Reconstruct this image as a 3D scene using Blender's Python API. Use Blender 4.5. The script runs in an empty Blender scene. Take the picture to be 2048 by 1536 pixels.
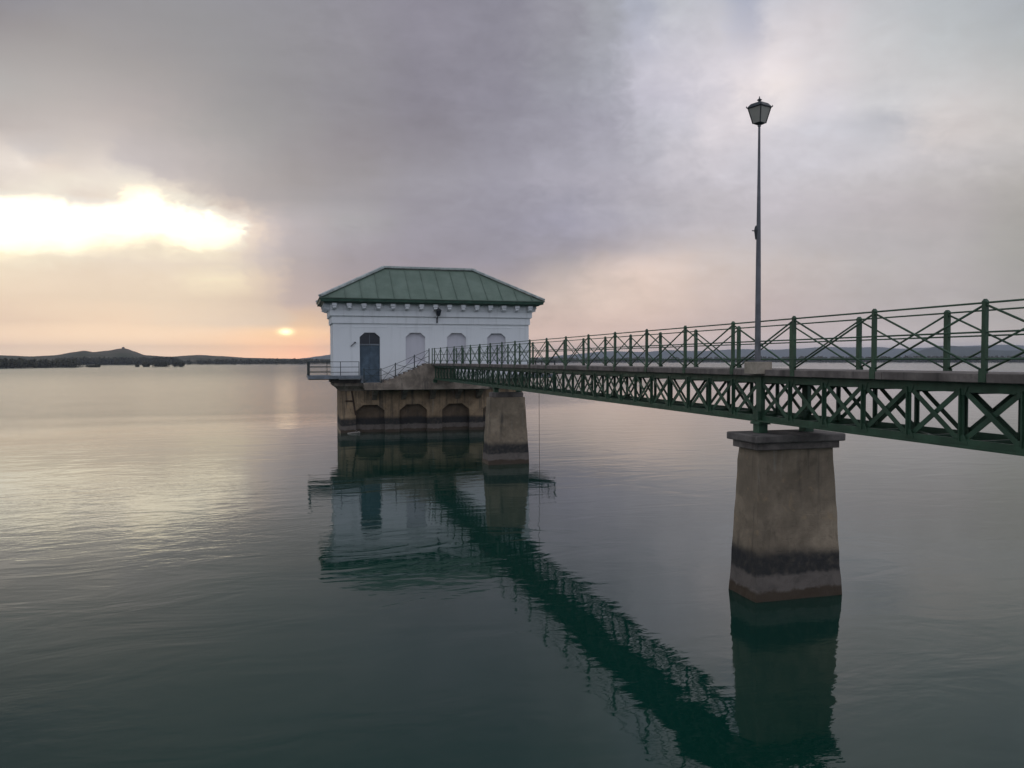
import bpy, bmesh, math, random
from mathutils import Vector, Matrix, noise
R = math.radians
rnd = random.Random(7)
sc = bpy.context.scene
col = sc.collection

# ---------------------------------------------------------------- camera
CAM_H = 5.2
YAW, PITCH, ROLL, FPX = .2728, .0298, .0022, 1592.2
cam = bpy.data.objects.new('camera', bpy.data.cameras.new('camera')); col.objects.link(cam)
cam.data.sensor_fit = 'HORIZONTAL'; cam.data.sensor_width = 36.0
cam.data.lens = FPX / 2048 * 36.0
cam.data.clip_start = .1; cam.data.clip_end = 40000
fwd = Vector((math.sin(YAW)*math.cos(PITCH), math.cos(YAW)*math.cos(PITCH), -math.sin(PITCH)))
r0 = Vector((math.cos(YAW), -math.sin(YAW), 0)); u0 = r0.cross(fwd)
rr = r0*math.cos(ROLL) - u0*math.sin(ROLL); uu = r0*math.sin(ROLL) + u0*math.cos(ROLL)
m = Matrix.Identity(4)
for i in range(3):
    m[i][0] = rr[i]; m[i][1] = uu[i]; m[i][2] = -fwd[i]
m.translation = (0, 0, CAM_H)
cam.matrix_world = m
sc.camera = cam

# ---------------------------------------------------------------- render / exposure
sc.view_settings.view_transform = 'Standard'; sc.view_settings.look = 'None'
sc.view_settings.exposure = 0.0; sc.view_settings.gamma = 1.0
sc.view_settings.use_curve_mapping = False
sc.render.engine = 'CYCLES'
cy = sc.cycles
cy.use_denoising = True
cy.max_bounces = 8; cy.diffuse_bounces = 3; cy.glossy_bounces = 4; cy.transmission_bounces = 4
cy.volume_bounces = 0; cy.transparent_max_bounces = 8
cy.caustics_reflective = False; cy.caustics_refractive = False

# ---------------------------------------------------------------- node helpers
class NT:
    """small expression builder on a node tree"""
    def __init__(s, nt): s.nt = nt
    def node(s, t, **kw):
        n = s.nt.nodes.new(t)
        for k, v in kw.items(): setattr(n, k, v)
        return n
    def put(s, sock, v):
        if hasattr(v, 'links') or isinstance(v, bpy.types.NodeSocket): s.nt.links.new(v, sock)
        elif isinstance(v, (tuple, list)) and len(v) == 3 and sock.type == 'RGBA': sock.default_value = (*v, 1)
        else: sock.default_value = v
    def m(s, op, a, b=None, c=None, clamp=False):
        n = s.node('ShaderNodeMath', operation=op, use_clamp=clamp)
        s.put(n.inputs[0], a)
        if b is not None: s.put(n.inputs[1], b)
        if c is not None: s.put(n.inputs[2], c)
        return n.outputs[0]
    def add(s, *a):
        r = a[0]
        for x in a[1:]: r = s.m('ADD', r, x)
        return r
    def sub(s, a, b): return s.m('SUBTRACT', a, b)
    def mul(s, *a):
        r = a[0]
        for x in a[1:]: r = s.m('MULTIPLY', r, x)
        return r
    def ss(s, x, lo, hi, a=0., b=1.):
        n = s.node('ShaderNodeMapRange', interpolation_type='SMOOTHSTEP')
        s.put(n.inputs[0], x); s.put(n.inputs[1], lo); s.put(n.inputs[2], hi); s.put(n.inputs[3], a); s.put(n.inputs[4], b)
        return n.outputs[0]
    def lin(s, x, lo, hi, a=0., b=1.):
        n = s.node('ShaderNodeMapRange')
        s.put(n.inputs[0], x); s.put(n.inputs[1], lo); s.put(n.inputs[2], hi); s.put(n.inputs[3], a); s.put(n.inputs[4], b)
        return n.outputs[0]
    def gauss(s, x, y, cx, cy_, sx, sy, rot=0.):
        dx = s.sub(x, cx); dy = s.sub(y, cy_)
        c, q = math.cos(rot), math.sin(rot)
        a = s.add(s.mul(dx, c/sx), s.mul(dy, q/sx)); b = s.add(s.mul(dx, -q/sy), s.mul(dy, c/sy))
        e = s.add(s.mul(a, a), s.mul(b, b))
        return s.m('EXPONENT', s.mul(e, -1.))
    def mix(s, f, a, b, mode='MIX'):
        n = s.node('ShaderNodeMix', data_type='RGBA', blend_type=mode, clamp_factor=True)
        s.put(n.inputs[0], f); s.put(n.inputs[6], a); s.put(n.inputs[7], b)
        return n.outputs[2]
    def noise(s, vec, scale, detail=4., rough=.55, dist=0., out=0):
        n = s.node('ShaderNodeTexNoise')
        if vec is not None: s.put(n.inputs['Vector'], vec)
        n.inputs['Scale'].default_value = scale; n.inputs['Detail'].default_value = detail
        n.inputs['Roughness'].default_value = rough; n.inputs['Distortion'].default_value = dist
        return n.outputs[out]
    def mapping(s, vec, scale=(1,1,1), rot=(0,0,0), loc=(0,0,0)):
        n = s.node('ShaderNodeMapping')
        s.put(n.inputs[0], vec); n.inputs[1].default_value = loc; n.inputs[2].default_value = rot; n.inputs[3].default_value = scale
        return n.outputs[0]
    def xyz(s, v):
        n = s.node('ShaderNodeSeparateXYZ'); s.put(n.inputs[0], v); return n.outputs
    def comb(s, x, y, z=0.):
        n = s.node('ShaderNodeCombineXYZ'); s.put(n.inputs[0], x); s.put(n.inputs[1], y); s.put(n.inputs[2], z); return n.outputs[0]

# ---------------------------------------------------------------- sun direction (seen low, veiled, left of the house)
SUN_AZ, SUN_EL = -0.2, 2.0          # degrees, azimuth measured from +Y towards +X

# ---------------------------------------------------------------- world: overcast sunset sky
world = bpy.data.worlds.new('World'); sc.world = world; world.use_nodes = True
nt = world.node_tree; nt.nodes.clear(); W = NT(nt)
D = W.node('ShaderNodeTexCoord').outputs['Generated']
dx, dy, dz = W.xyz(D)
az = W.mul(W.m('ARCTAN2', dx, dy), 180/math.pi)
el = W.mul(W.m('ARCSINE', W.m('MINIMUM', W.m('MAXIMUM', dz, -1.), 1.)), 180/math.pi)
zz = W.add(W.m('MAXIMUM', dz, 0.), .13)
P = W.comb(W.m('DIVIDE', dx, zz), W.m('DIVIDE', dy, zz), 0.)
nA = W.noise(P, .75, 3, .55, .3)
nC = W.noise(W.mapping(P, (.55, 1.5, 1), (0, 0, R(38)), (3, 9, 1)), 1.4, 4, .58, .5)      # long streaks
AE = W.comb(W.mul(az, .035), W.mul(el, .11), 0.)
nD = W.noise(W.mapping(AE, loc=(1.7, 2.3, 0)), 2.2, 4, .62, .35)                          # flat cloud bars
AF = W.comb(W.add(W.mul(az, .052), W.mul(el, .022)), W.sub(W.mul(el, .085), W.mul(az, .012)), 0.)
nE = W.noise(W.mapping(AF, loc=(7.7, 5.3, 0)), 5., 4, .62, .4)
nF = W.noise(W.mapping(AF, loc=(2.1, 8.3, 0)), 13., 3, .6, .5)
wa = W.add(az, W.mul(W.sub(nA, .5), 1.2), W.mul(W.sub(nE, .5), 2.2), W.mul(W.sub(nF, .5), 1.8))
we = W.add(el, W.mul(W.sub(nD, .5), W.ss(el, .5, 8., .2, .6)), W.mul(W.sub(nE, .5), W.ss(el, .5, 8., .2, .9)), W.mul(W.sub(nF, .5), W.ss(el, .5, 8., .15, .9)))
# cloud cover by azimuth (columns) and elevation (rows), colours of the cloud deck as sRGB
SKY = {
0: '0:140,138,145 150:150,148,153 400:151,150,155 600:146,145,152 850:143,140,152 1000:141,139,152 1100:150,148,159 1200:162,163,171 1300:172,176,190 1350:192,194,202 1420:190,191,201 1490:174,178,194 1540:196,196,205 1620:202,200,207 1750:194,196,201 1900:184,188,192 2048:174,178,184',
45: '0:152,147,149 150:156,152,153 400:152,151,154 600:149,147,153 850:144,141,153 1000:142,140,152 1100:151,148,160 1200:162,163,170 1300:178,180,195 1350:202,202,208 1420:207,205,210 1450:188,189,204 1490:178,180,196 1540:214,210,215 1620:218,212,216 1700:206,205,208 1820:192,196,200 1950:186,190,193 2048:178,182,186',
110: '0:170,165,164 150:168,163,162 300:162,158,159 500:151,150,153 700:145,143,150 900:139,136,149 1050:145,143,155 1180:158,158,167 1240:172,173,184 1300:194,193,206 1400:209,205,213 1470:206,204,214 1540:226,218,221 1640:216,211,214 1780:203,203,205 1900:196,198,200 2048:188,190,191',
160: '0:180,177,175 150:177,172,170 300:169,164,163 500:153,151,154 700:144,142,149 900:137,134,147 1050:145,143,155 1180:158,159,168 1240:175,175,187 1290:203,200,211 1400:215,210,217 1480:230,221,223 1550:239,229,228 1640:222,216,218 1780:206,205,207 1900:202,201,202 2048:198,197,197',
205: '0:186,180,177 150:188,181,178 300:178,171,170 500:155,153,155 700:143,141,148 880:136,133,145 1050:146,144,157 1180:160,160,171 1240:173,172,184 1270:195,192,205 1380:200,197,209 1450:221,216,224 1500:241,232,233 1550:244,235,233 1620:222,216,222 1740:208,207,210 1830:214,210,211 1920:208,204,204 2048:201,198,197',
260: '0:194,185,181 120:200,191,187 250:196,187,184 400:174,170,169 520:158,156,157 700:145,142,148 860:137,134,144 1000:147,145,157 1150:160,158,171 1240:170,168,181 1300:199,198,208 1390:214,211,220 1440:238,228,229 1500:224,218,223 1580:214,212,220 1690:206,205,212 1750:191,191,198 1850:217,209,207 1950:213,205,203 2048:201,196,194',
300: '0:232,221,213 40:218,210,206 120:208,201,198 170:216,207,200 215:212,203,198 250:202,194,193 400:184,178,177 500:168,165,166 620:150,146,150 760:143,139,146 900:145,143,154 1050:153,151,164 1200:170,168,180 1300:189,187,197 1390:213,208,215 1460:212,207,214 1600:210,207,214 1750:200,198,203 1880:206,200,200 2048:193,189,188',
330: '0:236,226,217 55:248,237,226 110:232,219,208 160:224,212,203 200:240,229,217 218:226,215,208 250:206,198,197 400:188,181,180 500:172,168,168 620:153,149,152 760:147,144,150 900:149,147,158 1050:155,153,166 1200:171,169,181 1300:187,185,195 1390:212,206,212 1460:207,204,212 1650:207,204,211 1850:202,197,199 2048:188,184,183',
360: '0:222,211,202 50:228,217,207 100:240,230,216 180:247,238,224 260:248,239,224 310:240,230,218 340:206,197,194 420:188,181,179 520:172,167,167 620:157,153,155 760:154,152,158 900:155,153,165 1050:160,158,171 1200:176,173,185 1300:188,185,195 1400:203,198,205 1500:203,199,206 1700:200,196,200 1900:188,183,183 2048:180,175,172',
378: '0:232,221,209 50:238,228,215 95:244,234,220 140:228,216,205 200:222,210,201 240:236,225,212 270:255,247,228 320:253,243,226 350:230,218,206 400:200,192,188 450:187,179,178 520:174,169,169 620:164,160,163 760:157,155,162 900:155,153,165 1050:158,156,170 1200:175,172,184 1350:190,186,194 1500:199,194,201 1700:194,189,192 1900:185,180,180 2048:177,173,170',
398: '0:255,255,242 60:255,253,235 110:255,251,232 140:240,228,214 200:238,225,212 235:244,231,214 258:255,247,228 285:255,255,242 325:255,252,232 350:240,228,212 400:218,205,193 435:192,183,180 500:179,173,173 600:169,166,169 700:162,160,166 850:154,152,163 1000:154,152,165 1150:163,161,175 1300:182,178,187 1420:194,189,195 1550:196,191,197 1750:190,184,187 1900:183,177,178 2048:174,170,167',
425: '0:255,255,250 150:255,255,250 300:255,255,250 400:255,253,240 440:248,232,212 475:226,208,194 510:200,191,187 560:184,178,180 620:175,172,176 720:166,165,171 850:154,152,163 1000:153,151,164 1150:161,159,174 1300:180,177,186 1420:192,187,193 1550:195,189,195 1750:188,182,185 1900:181,175,176 2048:171,167,164',
450: '0:255,255,250 200:255,255,250 350:255,255,250 470:255,255,250 490:255,245,225 505:240,222,207 540:206,196,195 600:182,177,181 700:170,170,175 850:155,153,165 1000:153,151,165 1150:161,159,175 1300:181,177,186 1420:192,186,192 1550:193,188,193 1750:187,181,183 1900:180,174,175 2048:168,165,162',
480: '0:255,255,248 160:255,253,238 200:252,242,220 330:251,241,218 370:255,252,235 470:255,253,236 490:248,233,212 510:230,214,202 560:195,186,187 620:172,168,173 700:162,160,168 850:151,149,161 1000:151,149,162 1150:161,158,171 1300:186,179,184 1420:198,190,192 1550:196,190,193 1750:186,181,183 1900:178,173,174 2048:167,164,161',
500: '0:251,241,217 150:248,237,213 300:243,230,208 390:250,240,216 450:248,236,212 490:230,215,200 540:203,194,192 600:176,171,175 700:160,157,166 850:150,148,160 1000:150,148,161 1150:163,158,169 1250:186,177,180 1350:203,192,191 1450:202,193,193 1600:193,187,189 1750:186,181,183 1900:177,172,173 2048:166,163,160',
525: '0:245,231,206 200:236,221,203 350:234,220,202 430:228,215,200 500:212,202,194 560:190,182,181 610:169,164,168 700:156,153,162 850:148,145,158 1000:150,147,159 1130:168,162,166 1220:205,190,185 1310:226,207,198 1420:212,199,194 1550:203,193,191 1750:187,182,182 1900:177,172,173 2048:165,163,160',
550: '0:238,219,196 200:234,216,195 350:236,220,199 420:246,233,205 470:250,237,208 510:226,210,193 560:206,192,184 585:184,174,174 650:162,157,163 850:153,149,159 1000:158,152,160 1130:188,176,173 1220:216,198,189 1310:227,206,195 1420:210,195,189 1550:199,188,186 1750:186,180,180 1900:178,172,173 2048:167,164,162',
600: '0:235,213,190 200:232,213,191 350:228,211,190 450:222,206,187 530:209,194,180 580:186,175,174 620:173,165,168 750:166,158,163 950:176,165,167 1080:200,185,178 1200:217,198,188 1310:223,202,191 1420:207,190,184 1550:194,181,180 1750:184,177,177 1900:178,172,173 2048:170,166,165',
650: '0:226,202,182 150:238,213,189 270:240,214,189 370:232,213,192 460:225,208,190 540:214,200,185 600:224,196,170 650:208,187,172 850:196,178,169 1050:199,179,173 1200:207,186,178 1310:208,187,180 1420:196,180,177 1550:190,177,178 1750:183,175,177 1900:178,172,174 2048:172,167,167',
685: '0:232,207,186 150:235,210,187 300:235,210,187 430:236,206,180 530:246,204,172 600:246,199,168 650:224,190,168 850:200,180,170 1050:198,178,173 1250:200,181,176 1420:190,176,177 1600:184,175,179 1800:179,173,177 2048:172,167,169',
716: '0:228,205,186 150:231,206,186 300:232,208,189 430:235,204,180 540:252,202,172 600:250,196,170 640:226,192,172 850:203,180,168 1050:196,177,172 1250:192,176,174 1420:186,174,176 1600:181,173,178 1800:178,172,177 2048:171,167,170'}
def s2l(c): return tuple((v/255/12.92) if v/255 <= .04045 else ((v/255+.055)/1.055)**2.4 for v in c)
SKY = {k_: [(float(t_.split(':')[0]), s2l([float(q) for q in t_.split(':')[1].split(',')])) for t_ in v.split()] for k_, v in SKY.items()}
def row_at(ky, x):
    r_ = SKY[ky]; x = min(max(x, 0), 2048)
    for (xa, ca), (xb, cb_) in zip(r_, r_[1:]):
        if x <= xb:
            t_ = (x-xa)/(xb-xa); return [p+(q-p)*t_ for p, q in zip(ca, cb_)]
    return list(r_[-1][1])
def sky_at(azd, eld):
    d_ = max(-1.2, min(1.2, R(azd)-YAW)); x = 1024+FPX*math.tan(max(-.63, min(.63, d_))); y = 720.5-FPX*math.tan(R(eld))/math.cos(max(-.63, min(.63, d_)))
    ks = sorted(SKY); y = min(max(y, ks[0]), ks[-1])
    for p, q in zip(ks, ks[1:]):
        if y <= q:
            t_ = (y-p)/(q-p); A_, B2 = row_at(p, x), row_at(q, x); c = [u+(v-u)*t_ for u, v in zip(A_, B2)]; break
    # away from the break the cloud is even again
    k_ = min(1., max(0., (-20-azd)/25)) if azd < -20 else min(1., max(0., (azd-52)/30))
    return [u+(v-u)*k_ for u, v in zip(c, BACK)]
BACK = (.40, .415, .465)
HAZE = 0.00013; HAZE_TOP = 150.
def haze_comp(c, eld):      # the deck lies outside the haze, which dims it towards the horizon
    path = min(8600., (HAZE_TOP-CAM_H)/max(math.sin(R(eld)), 1e-3)); T = math.exp(-HAZE*path); A_ = (.19, .21, .27)
    return [max(.02, (v-(1-T)*a_)/T) for v, a_ in zip(c, A_)]
AZ0, AZ1 = -60., 90.
az01 = W.lin(wa, AZ0, AZ1)
stops = [-60, -35]+[math.degrees(YAW+math.atan((x_-1024)/FPX)) for x_ in (0, 55, 110, 160, 215, 260, 300, 340, 400, 440, 475, 505, 545, 600, 700, 850, 1000, 1130, 1210, 1290, 1350, 1420, 1490, 1550, 1630, 1750, 1880, 2048)]+[64, 90]
rows_ = [.2, 1.2, 2.5, 4.1, 5.5, 6.4, 7.2, 7.9, 8.7, 9.6, 10.4, 11.2, 12.0, 12.8, 13.8, 15.0, 16.3, 18.0, 19.6, 21.3, 23.4, 25.]
base = None
for i, e_ in enumerate(rows_):
    rp = W.node('ShaderNodeValToRGB'); cr = rp.color_ramp; cr.interpolation = 'EASE'
    W.put(rp.inputs[0], az01)
    while len(cr.elements) < len(stops): cr.elements.new(.5)
    for el_, a_ in zip(cr.elements, stops): el_.position = (a_-AZ0)/(AZ1-AZ0)
    for el_, a_ in zip(cr.elements, stops): el_.color = (*haze_comp(sky_at(a_, e_), e_), 1)
    base = rp.outputs[0] if base is None else W.mix(W.lin(we, rows_[i-1], e_), base, rp.outputs[0])
# overcast over the top; behind the viewer brightened to light facade and piers
base = W.mix(W.ss(el, 23., 36.), base, W.mix(W.ss(az, 12., 36.), (.165, .225, .285), (.50, .51, .545)))
base = W.mix(W.ss(el, 45., 80.), base, (.40, .43, .49))
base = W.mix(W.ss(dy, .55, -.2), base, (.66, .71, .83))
# soft streaks and folds in the deck
fold = W.add(1.02, W.mul(W.sub(nC, .5), W.ss(el, 4., 14., .12, .36), W.ss(az, -6., 4., .35, 1.)), W.mul(W.sub(nD, .5), .14), W.mul(W.sub(nE, .5), W.ss(az, -4., 4., .08, .26)), W.mul(W.sub(nF, .5), W.ss(az, -4., 4., .06, .16)))
base = W.mix(1., base, W.comb(fold, fold, fold), 'MULTIPLY')
# the break is brighter than paper white
gl = W.node('ShaderNodeSeparateColor'); W.put(gl.inputs[0], base)
bo = W.mul(W.ss(gl.outputs[1], .90, 1.08), W.gauss(az, el, -12., 10., 14., 4.))
base = W.mix(1., base, W.comb(W.add(1., W.mul(bo, .8)), W.add(1., W.mul(bo, .62)), W.add(1., W.mul(bo, .35))), 'MULTIPLY')
# veiled sun and the band it lights
base = W.mix(W.mul(W.gauss(az, el, SUN_AZ, 1.85, 2.6, .42), .6), base, (1.5, 1.0, .52))
base = W.mix(W.gauss(az, el, SUN_AZ, SUN_EL, .40, .20), base, (3.6, 2.9, 1.5))
# below the horizon
base = W.mix(W.ss(el, -.2, -3.), base, (.20, .21, .22))
sky = W.node('ShaderNodeTexSky', sky_type='NISHITA')
sky.sun_disc = False; sky.sun_elevation = R(SUN_EL); sky.sun_rotation = R(SUN_AZ)
bg1 = W.node('ShaderNodeBackground'); W.put(bg1.inputs[0], sky.outputs[0]); bg1.inputs[1].default_value = .05
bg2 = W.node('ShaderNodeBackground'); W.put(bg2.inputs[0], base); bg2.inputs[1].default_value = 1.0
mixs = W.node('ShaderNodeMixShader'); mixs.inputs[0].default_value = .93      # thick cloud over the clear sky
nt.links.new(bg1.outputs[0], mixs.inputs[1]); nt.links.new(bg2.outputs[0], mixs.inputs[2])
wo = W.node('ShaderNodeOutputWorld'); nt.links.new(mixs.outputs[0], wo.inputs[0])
world.cycles.sampling_method = 'MANUAL'; world.cycles.sample_map_resolution = 1024

# ---------------------------------------------------------------- the sun, veiled by cloud
sl = bpy.data.lights.new('sun', 'SUN'); sl.energy = .0012; sl.angle = R(1.6); sl.color = (1., .72, .45)
so = bpy.data.objects.new('sun', sl); col.objects.link(so)
sd = Vector((math.sin(R(SUN_AZ))*math.cos(R(SUN_EL)), math.cos(R(SUN_AZ))*math.cos(R(SUN_EL)), math.sin(R(SUN_EL))))
so.rotation_euler = sd.to_track_quat('Z', 'Y').to_euler(); so.location = (0, 40, 60)

# ---------------------------------------------------------------- mesh builder
class MB:
    def __init__(s): s.v = []; s.f = []
    def poly(s, pts, faces):
        b = len(s.v); s.v += [tuple(p) for p in pts]; s.f += [tuple(b+i for i in f) for f in faces]; return s
    def box(s, x0, x1, y0, y1, z0, z1):
        p = [(x0,y0,z0),(x1,y0,z0),(x1,y1,z0),(x0,y1,z0),(x0,y0,z1),(x1,y0,z1),(x1,y1,z1),(x0,y1,z1)]
        return s.poly(p, [(3,2,1,0),(4,5,6,7),(0,1,5,4),(1,2,6,5),(2,3,7,6),(3,0,4,7)])
    def hexa(s, lo, hi):      # two quads of 4 points, bottom (ccw from above) and top
        return s.poly(list(lo)+list(hi), [(3,2,1,0),(4,5,6,7),(0,1,5,4),(1,2,6,5),(2,3,7,6),(3,0,4,7)])
    def beam(s, p, q, w, h, side=None):
        p, q = Vector(p), Vector(q); d = (q-p).normalized()
        sd_ = Vector(side) if side else (d.cross(Vector((0,0,1))) if abs(d.z) < .95 else Vector((1,0,0)))
        sd_ = (sd_ - d*sd_.dot(d)).normalized(); up = sd_.cross(d)
        a = [sd_*(-w/2)+up*(-h/2), sd_*(w/2)+up*(-h/2), sd_*(w/2)+up*(h/2), sd_*(-w/2)+up*(h/2)]
        P_ = [p+x for x in a]+[q+x for x in a]
        return s.poly(P_, [(3,2,1,0),(4,5,6,7),(0,1,5,4),(1,2,6,5),(2,3,7,6),(3,0,4,7)])
    def tube(s, p, q, r_a, r_b=None, n=8):
        r_b = r_a if r_b is None else r_b
        p, q = Vector(p), Vector(q); d = (q-p).normalized()
        a = d.cross(Vector((0,0,1)) if abs(d.z) < .9 else Vector((1,0,0))).normalized(); b = d.cross(a)
        P_ = [p+(a*math.cos(t)+b*math.sin(t))*r_a for t in [2*math.pi*i/n for i in range(n)]]
        P_ += [q+(a*math.cos(t)+b*math.sin(t))*r_b for t in [2*math.pi*i/n for i in range(n)]]
        F = [(i, (i+1) % n, n+(i+1) % n, n+i) for i in range(n)] + [tuple(range(n-1, -1, -1)), tuple(range(n, 2*n))]
        return s.poly(P_, F)
    def lathe(s, prof, c, n=12, rot=0.):
        k = len(prof); P_ = []
        for r_, z in prof:
            for i in range(n):
                t = 2*math.pi*i/n+rot; P_.append((c[0]+r_*math.cos(t), c[1]+r_*math.sin(t), c[2]+z))
        F = [(j*n+i, j*n+(i+1) % n, (j+1)*n+(i+1) % n, (j+1)*n+i) for j in range(k-1) for i in range(n)]
        F += [tuple(range(n-1, -1, -1)), tuple(range((k-1)*n, k*n))]
        return s.poly(P_, F)
    def prism(s, pts, d):      # planar polygon swept by vector d
        n = len(pts); d = Vector(d)
        P_ = [Vector(p) for p in pts]+[Vector(p)+d for p in pts]
        F = [tuple(range(n)), tuple(range(2*n-1, n-1, -1))]+[((i+1) % n, i, n+i, n+(i+1) % n) for i in range(n)]
        return s.poly(P_, F)
    def mesh(s, name, off=(0,0,0), smooth=False, fix=True):
        me = bpy.data.meshes.new(name)
        me.from_pydata([(a-off[0], b-off[1], c-off[2]) for a, b, c in s.v], [], s.f)
        if fix:
            bm = bmesh.new(); bm.from_mesh(me); bmesh.ops.recalc_face_normals(bm, faces=bm.faces); bm.to_mesh(me); bm.free()
        if smooth:
            for p in me.polygons: p.use_smooth = True
        me.update(); return me

WL = {}        # world location of every object, by name
def props(o, label=None, cat=None, group=None, kind=None):
    if label: o['label'] = label
    if cat: o['category'] = cat
    if group: o['group'] = group
    if kind: o['kind'] = kind
    return o
def place(o, loc, parent=None):
    col.objects.link(o); WL[o.name] = Vector(loc)
    if parent: o.parent = parent; o.location = Vector(loc)-WL[parent.name]
    else: o.location = loc
    return o
def empty(name, loc, label=None, cat=None, group=None, parent=None):
    o = bpy.data.objects.new(name, None); o.empty_display_size = .2
    place(o, loc, parent); return props(o, label, cat, group)
def build(mb, name, mat, parent=None, bevel=0., smooth=False, label=None, cat=None, group=None, kind=None, fix=True):
    xs, ys, zs = zip(*mb.v)
    c = ((min(xs)+max(xs))/2, (min(ys)+max(ys))/2, min(zs))
    me = mb.mesh(name, c, smooth, fix); me.materials.append(mat)
    o = bpy.data.objects.new(name, me); place(o, c, parent)
    if bevel:
        b = o.modifiers.new('bevel', 'BEVEL'); b.width = bevel; b.segments = 2; b.limit_method = 'ANGLE'
    return props(o, label, cat, group, kind)
def inst(name, me, loc, parent=None):
    o = bpy.data.objects.new(name, me); return place(o, loc, parent)
def shared(mb, name, mat, smooth=False):
    me = mb.mesh(name, (0,0,0), smooth); me.materials.append(mat); return me

# ---------------------------------------------------------------- materials
def mat(name, fn):
    m_ = bpy.data.materials.new(name); m_.use_nodes = True; t = m_.node_tree; t.nodes.clear()
    n = NT(t); bs = n.node('ShaderNodeBsdfPrincipled'); out = n.node('ShaderNodeOutputMaterial')
    t.links.new(bs.outputs[0], out.inputs[0]); fn(n, bs); return m_
def bump(n, bs, h, strength=.5, dist=.01):
    b = n.node('ShaderNodeBump'); b.inputs['Strength'].default_value = strength; b.inputs['Distance'].default_value = dist
    n.put(b.inputs['Height'], h); n.nt.links.new(b.outputs[0], bs.inputs['Normal'])
def gpos(n): return n.node('ShaderNodeNewGeometry').outputs['Position']

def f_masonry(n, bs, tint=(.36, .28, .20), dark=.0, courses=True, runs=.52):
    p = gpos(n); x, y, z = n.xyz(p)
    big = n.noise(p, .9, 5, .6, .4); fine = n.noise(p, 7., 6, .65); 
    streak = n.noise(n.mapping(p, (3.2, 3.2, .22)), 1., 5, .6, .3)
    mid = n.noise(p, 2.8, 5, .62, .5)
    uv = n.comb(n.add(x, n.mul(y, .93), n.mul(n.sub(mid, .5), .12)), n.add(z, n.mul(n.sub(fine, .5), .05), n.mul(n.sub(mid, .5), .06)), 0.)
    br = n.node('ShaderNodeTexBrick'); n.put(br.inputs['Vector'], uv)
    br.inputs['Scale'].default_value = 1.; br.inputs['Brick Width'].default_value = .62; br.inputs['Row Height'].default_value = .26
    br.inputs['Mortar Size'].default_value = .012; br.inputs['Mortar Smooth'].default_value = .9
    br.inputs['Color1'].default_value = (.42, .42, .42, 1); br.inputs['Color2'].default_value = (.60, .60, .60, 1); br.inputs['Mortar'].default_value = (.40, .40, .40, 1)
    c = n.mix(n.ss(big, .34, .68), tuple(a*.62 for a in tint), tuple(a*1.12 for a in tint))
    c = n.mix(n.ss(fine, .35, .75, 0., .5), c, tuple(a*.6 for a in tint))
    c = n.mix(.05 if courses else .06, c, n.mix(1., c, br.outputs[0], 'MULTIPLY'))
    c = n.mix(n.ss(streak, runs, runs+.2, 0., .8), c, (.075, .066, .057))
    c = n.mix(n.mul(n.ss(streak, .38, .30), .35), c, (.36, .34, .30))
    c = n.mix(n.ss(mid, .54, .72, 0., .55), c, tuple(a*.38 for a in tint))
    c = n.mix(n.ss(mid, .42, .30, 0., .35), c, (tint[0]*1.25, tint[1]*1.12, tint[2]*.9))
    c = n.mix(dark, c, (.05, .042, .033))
    # rings left by the changing water level
    zw = n.add(z, n.mul(n.sub(big, .5), .22), n.mul(n.sub(mid, .5), .20), n.mul(n.sub(fine, .5), .12))
    c = n.mix(n.mul(n.ss(zw, 1.20, .90), n.ss(fine, .25, .6, .80, .97)), c, (.033, .033, .034))
    c = n.mix(n.mul(n.ss(zw, .60, .50), n.ss(mid, .3, .6, .55, .92)), c, (.18, .15, .13))
    c = n.mix(n.mul(n.ss(zw, .26, .17), .92), c, (.062, .041, .025))
    n.put(bs.inputs['Base Color'], c)
    n.put(bs.inputs['Roughness'], n.lin(n.ss(z, .3, .1), 0, 1, .9, .45)); bs.inputs['Specular IOR Level'].default_value = .3
    bump(n, bs, n.add(n.mul(fine, .6), n.mul(br.outputs['Fac'], -.08 if courses else -.05), n.mul(big, .5)), .8, .03)
M_PIER = mat('stained_masonry', lambda n, b: f_masonry(n, b))
M_PLINTH = mat('stained_render', lambda n, b: f_masonry(n, b, (.42, .295, .185), .0, False, .45))
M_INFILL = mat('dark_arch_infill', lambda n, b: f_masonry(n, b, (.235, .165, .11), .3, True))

def f_concrete(n, bs, tint=(.225, .19, .17)):
    p = gpos(n); a = n.noise(p, 1.6, 6, .6, .3); f = n.noise(p, 14., 5, .6)
    s = n.noise(n.mapping(p, (2.5, 2.5, .35)), 1.3, 4, .6)
    c = n.mix(n.ss(a, .35, .68), tuple(t*.6 for t in tint), tuple(t*1.15 for t in tint))
    c = n.mix(n.ss(f, .45, .8, 0., .5), c, tuple(t*.5 for t in tint))
    c = n.mix(n.ss(s, .55, .72, 0., .6), c, (.06, .055, .05))
    n.put(bs.inputs['Base Color'], c); bs.inputs['Roughness'].default_value = .92; bs.inputs['Specular IOR Level'].default_value = .25
    bump(n, bs, n.add(f, a), .6, .012)
M_CONC = mat('weathered_concrete', f_concrete)
M_CONC_B = mat('brown_concrete', lambda n, b: f_concrete(n, b, (.34, .275, .22)))
M_CAP = mat('dark_capstone', lambda n, b: f_concrete(n, b, (.19, .165, .15)))
M_PED = mat('pale_concrete', lambda n, b: f_concrete(n, b, (.46, .39, .31)))

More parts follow.
